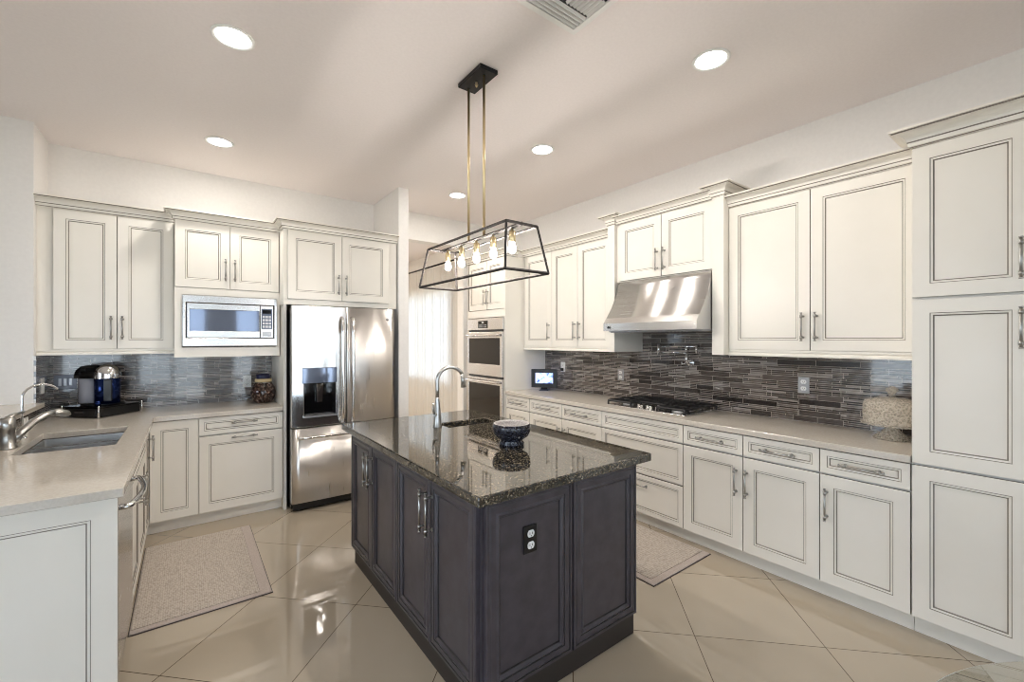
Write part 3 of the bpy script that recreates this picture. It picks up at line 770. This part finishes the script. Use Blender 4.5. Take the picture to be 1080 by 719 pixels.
# double oven
vt = thing('double_oven', 'stainless double wall oven in the tall cream cabinet', 'oven', (OF, 4.4365, 0), -PI / 2)
MB().box(-.382, .382, .01, .55, .345, 1.77, 'grey_metal').build('body', vt)
k = MB(); k.box(-.395, .395, -.042, -.021, 1.625, 1.765, 'steel'); cp = k.build('control_panel', vt, .003, 2)
MB().box(-.13, .08, -.0445, -.042, 1.645, 1.735, 'black_gloss').build('display', cp)
k = MB()
for i in range(7):
    for j in range(2): k.box(-.115 + i * .026, -.1 + i * .026, -.0455, -.0445, 1.655 + j * .022, 1.667 + j * .022, 'grey_metal')
k.box(-.05, .0, -.0455, -.0445, 1.703, 1.725, 'grey_metal'); k.build('keypad', cp)
for z_ in (1.6, 1.044, .345): MB().box(-.385, .385, -.022, .008, z_, z_ + .022, 'black_plastic').build('vent_trim', vt)
for z0, z1 in ((1.068, 1.598), (.368, 1.042)):
    wz0 = z0 + (.14 if z0 > 1 else .06)
    k = MB(); k.slab([-.39, -.345, .345, .39], [z0, wz0, z1 - .075, z1], -.05, -.021, 'steel', hole((-.345, .345, wz0, z1 - .075)), 'xzy'); od = k.build('oven_door', vt, .003, 2)
    k = MB(); k.box(-.345, .345, -.047, -.03, wz0, z1 - .075, 'oven_glass'); k.build('oven_window', od)
    k = MB(); zz = z1 - .04
    k.tube([(-.36, -.05, zz), (-.36, -.085, zz)] + [(-.36 + .72 * i / 8, -.092 - .012 * math.sin(PI * i / 8), zz) for i in range(9)] + [(.36, -.085, zz), (.36, -.05, zz)], .013, 'steel', 10); k.build('handle', od)

# range hood
gt = thing('range_hood', 'stainless canopy range hood over the cooktop', 'range hood', (3.537, 2.113, 1.58), -PI / 2)
k = MB(); hw = .433
prof = [(-.62, .0), (-.62, .062)]
for i in range(1, 9):
    q = i / 8; prof.append((-.62 + .21 * q + .03 * math.sin(PI * q), .062 + .378 * q))
prof += [(.0, .44), (.0, .0)]
a = k.add([(-hw, y, z) for y, z in prof]); b2 = k.add([(hw, y, z) for y, z in prof]); n_ = len(prof)
for i in range(n_ - 1): k.face([a + i, a + i + 1, b2 + i + 1, b2 + i], 'steel', 1 < i < 9 - 0)
k.face([a + i for i in range(n_)], 'steel'); k.face([b2 + i for i in reversed(range(n_))], 'steel')
k.box(-hw, hw, -.62, 0, -.001, 0, 'grey_metal')
k.build('canopy', gt)
for x in (-.29, 0, .29):
    f_ = MB(); f_.box(x - .14, x + .14, -.55, -.08, -.012, -.002, 'grey_metal')
    for i in range(9): f_.box(x - .13 + i * .03, x - .118 + i * .03, -.54, -.09, -.016, -.012, 'steel')
    f_.build('filter', gt)
k = MB().tube([(-.37, -.6205, .028), (-.37, -.632, .028)], .011, 'black_plastic', 14); k.build('control_knob', gt)

# cooktop
kt = thing('gas_cooktop', 'five burner gas cooktop with black cast iron grates', 'cooktop', (3.27, 2.217, .9145), -PI / 2)
CW, CDp = .38, .245
MB().box(-CW, CW, -CDp, CDp, 0, .012, 'steel').build('tray', kt, .005, 2)
burn = [(-.25, -.11, .04), (-.25, .13, .05), (0, .07, .056), (.25, -.11, .05), (.25, .13, .04)]
for x, y, r in burn:
    k = MB(); k.lathe([(r * 1.15, .012), (r * 1.1, .022), (r * .9, .024)], 'grey_metal', 20, (x, y, 0)); k.lathe([(r * .95, .024), (r * .95, .031), (r * .8, .035), (0, .035)], 'black_metal', 20, (x, y, 0)); k.build('burner', kt)
for gx in (-.2515, 0, .2515):
    k = MB(); x0, x1, y0, y1 = gx - .122, gx + .122, -.235, .235
    if gx == 0: y0 = -.10
    zt_ = .046; h = .006
    for (p, q) in (((x0, y0), (x1, y0)), ((x1, y0), (x1, y1)), ((x1, y1), (x0, y1)), ((x0, y1), (x0, y0))):
        k.sqbar((*p, zt_), (*q, zt_), h, 'cast_iron')
    for i in range(1, 5):
        xx = x0 + (x1 - x0) * i / 5; k.sqbar((xx, y0, zt_), (xx, y1, zt_), h * .9, 'cast_iron')
    for i in (1, 2):
        yy_ = y0 + (y1 - y0) * i / 3; k.sqbar((x0, yy_, zt_), (x1, yy_, zt_), h * .9, 'cast_iron')
    for px_, py_ in ((x0, y0), (x1, y0), (x1, y1), (x0, y1)):
        k.tube([(px_, py_, .0118), (px_, py_, zt_)], .008, 'cast_iron', 8)
    k.build('grate', kt)
for i in range(5):
    x = -.09 + i * .045
    k = MB(); k.lathe([(.019, .012), (.018, .016), (.014, .018), (.013, .036), (.011, .038), (0, .038)], 'chrome', 16, (x, -.175 - .02 * (i % 2), 0)); k.build('knob', kt)

# pot filler
pt = thing('pot_filler', 'chrome folding pot filler faucet on the mosaic above the cooktop', 'faucet', (XR - .012, 2.09, 1.30), -PI / 2)
k = MB().lathe([(0, 0), (.034, 0), (.034, .006), (.028, .012), (0, .012)], 'chrome', 24); k.v = [(x, -z, y) for x, y, z in k.v]; k.build('wall_flange', pt)
k = MB(); k.tube([(0, -.01, 0), (0, -.07, 0)], .011, 'chrome', 12); k.tube([(0, -.07, -.03), (0, -.07, .10)], .0115, 'chrome', 12)
k.tube([(0, -.07, .0), (-.035, -.085, -.01)], .006, 'chrome', 8); k.tube([(-.035, -.085, -.02), (-.035, -.085, .012)], .005, 'chrome', 8); k.build('valve', pt)
k = MB(); k.tube([(0, -.07, .088), (-.26, -.095, .088)], .0075, 'chrome', 12); k.tube([(-.26, -.095, .065), (-.26, -.095, .165)], .0115, 'chrome', 12); k.build('lower_arm', pt)
k = MB(); k.tube([(-.26, -.095, .145), (.14, -.155, .145)], .0075, 'chrome', 12); k.tube([(.04, -.14, .150), (.04, -.14, .09)], .009, 'chrome', 10)
k.tube([(.14, -.155, .155), (.14, -.155, .085)], [.0095, .0095], 'chrome', 12); k.build('upper_arm', pt)

# ---------------------------------------------------------------- sink side objects
t_ = thing('sink_faucet', 'brushed single lever pull-out faucet at the steel sink', 'faucet', (-.778, 3.50, .9145)); t_.scale = (1.35, 1.35, 1.06)
MB().lathe([(0, 0), (.032, 0), (.032, .006), (.028, .012), (.0265, .09), (.0275, .093), (.0275, .12), (.026, .15), (.02, .158), (0, .16)], 'nickel', 22).build('body', t_)
pts = [(.012, .008, .03), (.035, .04, .075), (.06, .08, .115), (.085, .12, .138), (.103, .148, .143)]
sp_ = MB().tube(pts, [.02, .0165, .0155, .016, .018], 'nickel', 12).build('spout', t_)
MB().tube([(.101, .146, .143), (.118, .17, .141), (.134, .19, .128), (.138, .196, .118)], [.0185, .021, .022, .019], 'nickel', 12).build('spray_head', sp_)
MB().tube([(-.0, -.0, .15), (.012, .03, .165), (.03, .08, .17)], [.012, .009, .007], 'nickel', 10).build('lever', t_)
t_ = thing('water_filter_tap', 'slim chrome arched drinking water tap beside the sink faucet', 'faucet', (-.782, 3.80, .9145))
MB().lathe([(0, 0), (.022, 0), (.022, .006), (.013, .012), (.012, .05), (.009, .06), (0, .06)], 'chrome', 18).build('base', t_)
pts = [(0, 0, .05), (0, 0, .15), (0, 0, .24)] + [(.085 * (1 - math.cos(a)) * .85, .085 * (1 - math.cos(a)) * .5, .24 + .075 * math.sin(a)) for a in [PI * i / 12 for i in range(1, 11)]]
MB().tube(pts, .0062, 'chrome', 10).build('spout', t_)
MB().tube([(0, 0, .045), (.035, -.01, .055)], .005, 'chrome', 8).build('lever', t_)

# pod drawer stand and coffee machine
TX, TY = -.525, 4.655
t_ = thing('pod_drawer', 'black coffee pod drawer stand with chrome corner posts under the coffee machine', 'drawer stand', (TX, TY, .9145), -PI / 4)
h = .162
MB().box(-h + .006, h - .006, -h + .006, h - .006, .006, .074, 'black_gloss').build('housing', t_, .003)
MB().box(-h, h, -h, h, .076, .084, 'black_gloss').build('top_tray', t_, .002)
d_ = MB().box(-h + .02, h - .02, -h - .004, -h + .005, .012, .070, 'black_plastic').build('drawer_front', t_, .002)
MB().box(-.04, .04, -h - .012, -h - .004, .04, .048, 'chrome').build('handle', d_)
for x in (-h, h):
    for y in (-h, h):
        MB().tube([(x, y, 0), (x, y, .09)], .007, 'chrome', 10).build('post', t_)
t_ = thing('coffee_machine', 'blue and chrome capsule coffee machine with clear water tank', 'coffee machine', (TX, TY, .9995), -YAW)
MB().lathe([(0, 0), (.13, 0), (.13, .012), (0, .012)], 'black_plastic', 32).build('base', t_)
k = MB(); R = .078
k.lathe([(0, .012), (R, .012), (R, .21), (R * .9, .212), (0, .212)], 'blue_enamel', 36, (.06, -.03, 0)); k.build('body', t_)
k = MB(); k.lathe([(R + .002, .205), (R + .003, .235), (R * .98, .262), (R * .82, .288), (R * .55, .304), (R * .25, .311), (0, .312)], 'chrome', 36, (.06, -.03, 0)); k.lathe([(R + .002, .205), (0, .205)], 'chrome', 36, (.06, -.03, 0)); k.build('dome_lid', t_)
k = MB()
pr = [(-.15, .205), (-.147, .235), (-.13, .27), (-.095, .298), (-.05, .306), (.03, .306), (.03, .205)]
a = k.add([(x, -.085, z) for x, z in pr]); b2 = k.add([(x, .06, z) for x, z in pr])
for i in range(len(pr)): j = (i + 1) % len(pr); k.face([a + i, a + j, b2 + j, b2 + i], 'black_gloss', i < 5)
k.face([a + i for i in range(len(pr))], 'black_gloss'); k.face([b2 + i for i in reversed(range(len(pr)))], 'black_gloss'); k.build('head', t_)
k = MB(); k.lathe([(0, .013), (.07, .013), (.072, .02), (.074, .203), (.070, .203), (.068, .022), (0, .022)], 'tank_plastic', 32, (-.078, -.02, 0)); k.build('water_tank', t_)
k = MB(); k.hexa([(.098, -.105, .03), (.138, -.075, .03), (.125, -.055, .03), (.085, -.085, .03)], [(.098, -.105, .2), (.138, -.075, .2), (.125, -.055, .2), (.085, -.085, .2)], 'black_plastic'); k.build('capsule_outlet', t_, .006, 2)
k = MB(); k.tube([(.06, -.108, .0), (.06, -.108, .035)], .02, 'blue_enamel', 14); k.build('cup_rest', t_)

# clip-top jar
t_ = thing('glass_jar', 'round glass jar with a dark blue lid beside the refrigerator panel', 'jar', (.575, 4.66, .9145)); t_.scale = (1.15, 1.15, 1.12)
MB().lathe([(0, 0), (.055, 0), (.068, .012), (.086, .05), (.09, .09), (.082, .13), (.064, .16), (.058, .172), (.052, .172), (.056, .158), (.076, .126), (.084, .09), (.080, .052), (.062, .014), (0, .008)], 'jar_glass', 36).build('body', t_)
MB().lathe([(0, .173), (.058, .173), (.060, .178), (.060, .196), (.057, .2), (0, .2)], 'seal_rubber', 32).build('seal', t_)
MB().lathe([(0, .2), (.048, .2), (.050, .205), (.050, .236), (.046, .24), (0, .24)], 'navy_lid', 32).build('lid', t_)
k = MB(); k.tube([(.066 * math.cos(a), .066 * math.sin(a), .168) for a in [2 * PI * i / 24 for i in range(25)]], .002, 'nickel', 6, False); k.tube([(0, -.066, .168), (0, -.072, .15), (0, -.088, .10)], .002, 'nickel', 6); k.tube([(.066, 0, .168), (.068, 0, .2), (.06, 0, .215)], .002, 'nickel', 6); k.build('wire_clip', t_)

# digital photo frame
t_ = thing('digital_photo_frame', 'black digital photo frame with lit blue screen on the far counter', 'photo frame', (3.33, 3.80, .9145), -math.radians(48)); t_.scale = (1.2, 1.2, 1.15)
f_ = MB().slab([-.125, -.085, .085, .125], [.03, .072, .178, .215], -.02, .0, 'black_plastic', hole((-.085, .085, .072, .178)), 'xzy').build('frame', t_, .003)
MB().box(-.085, .085, -.014, -.004, .072, .178, 'screen').build('screen', t_)
k = MB(); k.hexa([(-.05, -.05, 0), (.05, -.05, 0), (.05, .07, 0), (-.05, .07, 0)], [(-.035, -.03, .014), (.035, -.03, .014), (.035, .05, .014), (-.035, .05, .014)], 'black_plastic')
k.hexa([(-.03, -.012, .013), (.03, -.012, .013), (.03, .02, .013), (-.03, .02, .013)], [(-.03, -.016, .034), (.03, -.016, .034), (.03, .0, .034), (-.03, .0, .034)], 'black_plastic'); k.build('stand', t_)

# cake stand with dome
t_ = thing('cake_stand', 'cut glass domed cake stand on the counter beside the pantry', 'cake stand', (3.345, .695, .9145))
MB().lathe([(0, .0), (.088, .0), (.09, .005), (.07, .022), (.04, .05), (.026, .07), (.03, .078), (.145, .084), (.150, .092), (.144, .094), (.02, .086), (.012, .072), (.03, .045), (.06, .018), (0, .012)], 'cut_glass', 40).build('pedestal_plate', t_)
d_ = MB().lathe([(.136, .096), (.138, .15), (.136, .205), (.126, .224), (.08, .24), (.03, .248), (.0, .249), (.0, .245), (.03, .243), (.08, .235), (.122, .219), (.131, .203), (.133, .15), (.131, .096)], 'cut_glass', 40, closed=False).build('dome', t_)
MB().lathe([(0, .249), (.018, .249), (.012, .262), (.018, .272), (.030, .286), (.026, .302), (.01, .31), (0, .311)], 'cut_glass', 20).build('knob', d_)

# ---------------------------------------------------------------- rugs
def rug(label, x0, x1, y0, y1, bl, br_, bn, bf):
    """bl, br_, bn, bf: width of the plain border at -x, +x, -y, +y"""
    cx, cy_ = (x0 + x1) / 2, (y0 + y1) / 2; w_, l_ = (x1 - x0) / 2, (y1 - y0) / 2
    t_ = thing('kitchen_rug', label, 'rug', (cx, cy_, 0), 0)
    MB().box(-w_ + bl, w_ - br_, -l_ + bn, l_ - bf, .0, .011, 'rug_weave').build('weave', t_)
    MB().slab([-w_, -w_ + bl, w_ - br_, w_], [-l_, -l_ + bn, l_ - bf, l_], 0.0, .0095, 'rug_border', hole((-w_ + bl, w_ - br_, -l_ + bn, l_ - bf))).build('border', t_, .003)
    MB().slab([-w_ - .004, -w_, w_, w_ + .004], [-l_ - .004, -l_, l_, l_ + .004], 0, .005, 'rug_edge', hole((-w_, w_, -l_, l_))).build('backing_edge', t_)
rug('beige woven rug lying before the sink cabinets', -.235, .405, 2.91, 4.06, .006, .06, .04, .008)
rug('beige woven rug between the island and the cooktop drawers', 2.27, 2.925, 1.585, 2.75, .045, .01, .05, .03)

# ---------------------------------------------------------------- pendant light
t_ = thing('pendant_light', 'rectangular black cage pendant with five bulbs above the island', 'pendant light', (1.37, 2.17, ZC))
MB().box(-.06, .06, -.135, .115, -.026, 0, 'black_metal').build('canopy', t_, .003)
ZT, ZB_ = 2.095 - ZC, 1.848 - ZC
for y in (-.085, .115 - .03): pass
for y in (-.08, .09): MB().tube([(.0, y, -.02), (.0, y, ZT)], .0078, 'brass', 10).build('rod', t_)
k = MB(); k.tube([(0, .0, -.026), (0, .0, -.04)], .008, 'brass', 10); k.tube([(0, .0, -.04), (0, 0, -.055)], [.011, .004], 'brass', 10); k.build('finial', t_)
k = MB(); tx, ty, bx_, by_ = .101, .435, .140, .480; hb = .0055
T = [(-tx, -ty, ZT), (tx, -ty, ZT), (tx, ty, ZT), (-tx, ty, ZT)]; Bm = [(-bx_, -by_, ZB_), (bx_, -by_, ZB_), (bx_, by_, ZB_), (-bx_, by_, ZB_)]
for i in range(4):
    k.sqbar(T[i], T[(i + 1) % 4], hb, 'cage_bronze'); k.sqbar(Bm[i], Bm[(i + 1) % 4], hb, 'cage_bronze'); k.sqbar(T[i], Bm[i], hb, 'cage_bronze')
k.sqbar((0, -ty, ZT), (0, ty, ZT), .008, 'cage_bronze'); k.build('cage_frame', t_)
for i in range(5):
    y = -.35 + i * .175
    s_ = MB().lathe([(0, -.006), (.007, -.006), (.007, -.02), (.017, -.022), (.0175, -.078), (.015, -.08), (0, -.08)], 'brass', 18, (0, y, ZT)).build('socket', t_)
    MB().lathe([(.013, -.08), (.014, -.088), (.019, -.103), (.021, -.116), (.018, -.130), (.009, -.138), (0, -.14)], 'bulb', 18, (0, y, ZT)).build('bulb', s_)

# ---------------------------------------------------------------- recessed lights
LD = 32.0  # two dining lamps added out of view to light the curtain
labels = ['recessed ceiling light at the upper left, largest of the left pair', 'recessed ceiling light above the microwave side, smaller of the left pair',
          'recessed ceiling light at the upper right near the pantry', 'recessed ceiling light just right of the pendant rods', 'recessed ceiling light nearest the dining opening',
          'added unseen ceiling light in the dining room to light the curtain', 'second added unseen ceiling light deep in the dining room']
for lab, (x, y) in zip(labels, ((.19, 2.63), (.205, 4.08), (2.316, 1.25), (2.314, 2.665), (2.318, 4.055), (1.2, 6.6), (1.2, 8.2))):
    t_ = thing('recessed_light', lab, 'ceiling light', (x, y, ZC), 0, 'recessed ceiling lights')
    MB().lathe([(.078, 0), (.098, 0), (.098, -.004), (.092, -.008), (.078, -.004)], 'white_plastic', 36, closed=True).build('trim_ring', t_)
    MB().lathe([(0, -.001), (.078, -.001), (.078, -.003), (0, -.003)], 'led', 36).build('lens', t_)
    l = bpy.data.lights.new('recessed_lamp', 'AREA'); l.shape = 'DISK'; l.size = .14; l.energy = LED if y < 5 else LD; l.color = (1, .94, .86) if y < 5 else (1, .86, .70)
    o = bpy.data.objects.new('recessed_lamp', l); o.location = (0, 0, -.012); o.parent = t_; COL.objects.link(o)

# ceiling vent
t_ = thing('ceiling_vent', 'white louvred air vent in the ceiling at the top edge', 'vent', (1.38, 1.375, ZC))
a = .182
MB().slab([-a, -a + .03, a - .03, a], [-a, -a + .03, a - .03, a], -.014, 0, 'white_plastic', hole((-a + .03, a - .03, -a + .03, a - .03))).build('frame', t_, .004, 2)
MB().box(-a + .03, a - .03, -a + .03, a - .03, -.003, -.001, 'black_plastic').build('backing', t_)
def louvre(p0, p1, n_):
    # tilted blade from p0 to p1, leaning along n_
    (x0, y0), (x1, y1) = p0, p1; nx, ny = n_
    k = MB(); k.hexa([(x0, y0, -.014), (x1, y1, -.014), (x1 + nx * .003, y1 + ny * .003, -.014), (x0 + nx * .003, y0 + ny * .003, -.014)],
                     [(x0 + nx * .009, y0 + ny * .009, -.004), (x1 + nx * .009, y1 + ny * .009, -.004), (x1 + nx * .012, y1 + ny * .012, -.004), (x0 + nx * .012, y0 + ny * .012, -.004)], 'white_plastic')
    k.build('louvre', t_)
q = a - .032
for i in range(4): louvre((-q, q - .004 - i * .022), (q, q - .004 - i * .022), (0, -1))
for i in range(4): louvre((q, -q + .004 + i * .022), (-q, -q + .004 + i * .022), (0, 1))
for i in range(7): louvre((q - .004 - i * .022, q - .095), (q - .004 - i * .022, -q + .095), (-1, 0))
for i in range(6): louvre((-q + .004 + i * .022, -q + .095), (-q + .004 + i * .022, q - .095), (1, 0))

# ---------------------------------------------------------------- dining room: curtain on its rod
t_ = thing('sheer_curtain', 'white sheer curtain hanging before the bright dining room window', 'curtain', (XR - .11, 7.5, 0), -PI / 2)
k = MB(); n_ = 260; L0, L1 = -1.32, 1.55
zs_ = [.02, 1.4, 2.755]
cols = []
for i in range(n_ + 1):
    x = L0 + (L1 - L0) * i / n_
    y = .016 * math.sin(i * .9) + .012 * math.sin(i * .21 + 1)
    cols.append(k.add([(x, y, z) for z in zs_]))
for i in range(n_):
    for j in range(2): k.face([cols[i] + j, cols[i + 1] + j, cols[i + 1] + j + 1, cols[i] + j + 1], 'sheer', True)
k.build('panel', t_)
t_ = thing('curtain_rod', 'dark metal curtain rod over the dining room window', 'curtain rod', (XR - .11, 7.5, 2.79), -PI / 2)
MB().tube([(-1.5, 0, 0), (1.7, 0, 0)], .014, 'black_metal', 12).build('pole', t_)
for x in (-1.45, 1.62):
    MB().tube([(x, 0, 0), (x, .108, 0)], .009, 'black_metal', 8).build('bracket', t_)
for x, s_ in ((-1.5, -1), (1.7, 1)):
    k = MB().tube([(x, 0, 0), (x + s_ * .02, 0, 0), (x + s_ * .035, 0, 0), (x + s_ * .05, 0, 0)], [.014, .026, .026, .008], 'black_metal', 12); k.build('finial', t_)

# ---------------------------------------------------------------- glass table at the near right
t_ = thing('glass_dining_table', 'round clear glass table edge at the bottom right corner', 'table', (1.185, -.435, 0))
MB().lathe([(0, .738), (.645, .738), (.65, .742), (.65, .746), (.645, .75), (0, .75)], 'table_glass', 96).build('glass_top', t_)
MB().lathe([(0, 0), (.26, 0), (.26, .02), (.09, .06), (.055, .16), (.05, .4), (.07, .6), (.14, .715), (.15, .737), (0, .737)], 'black_metal', 40).build('pedestal', t_)
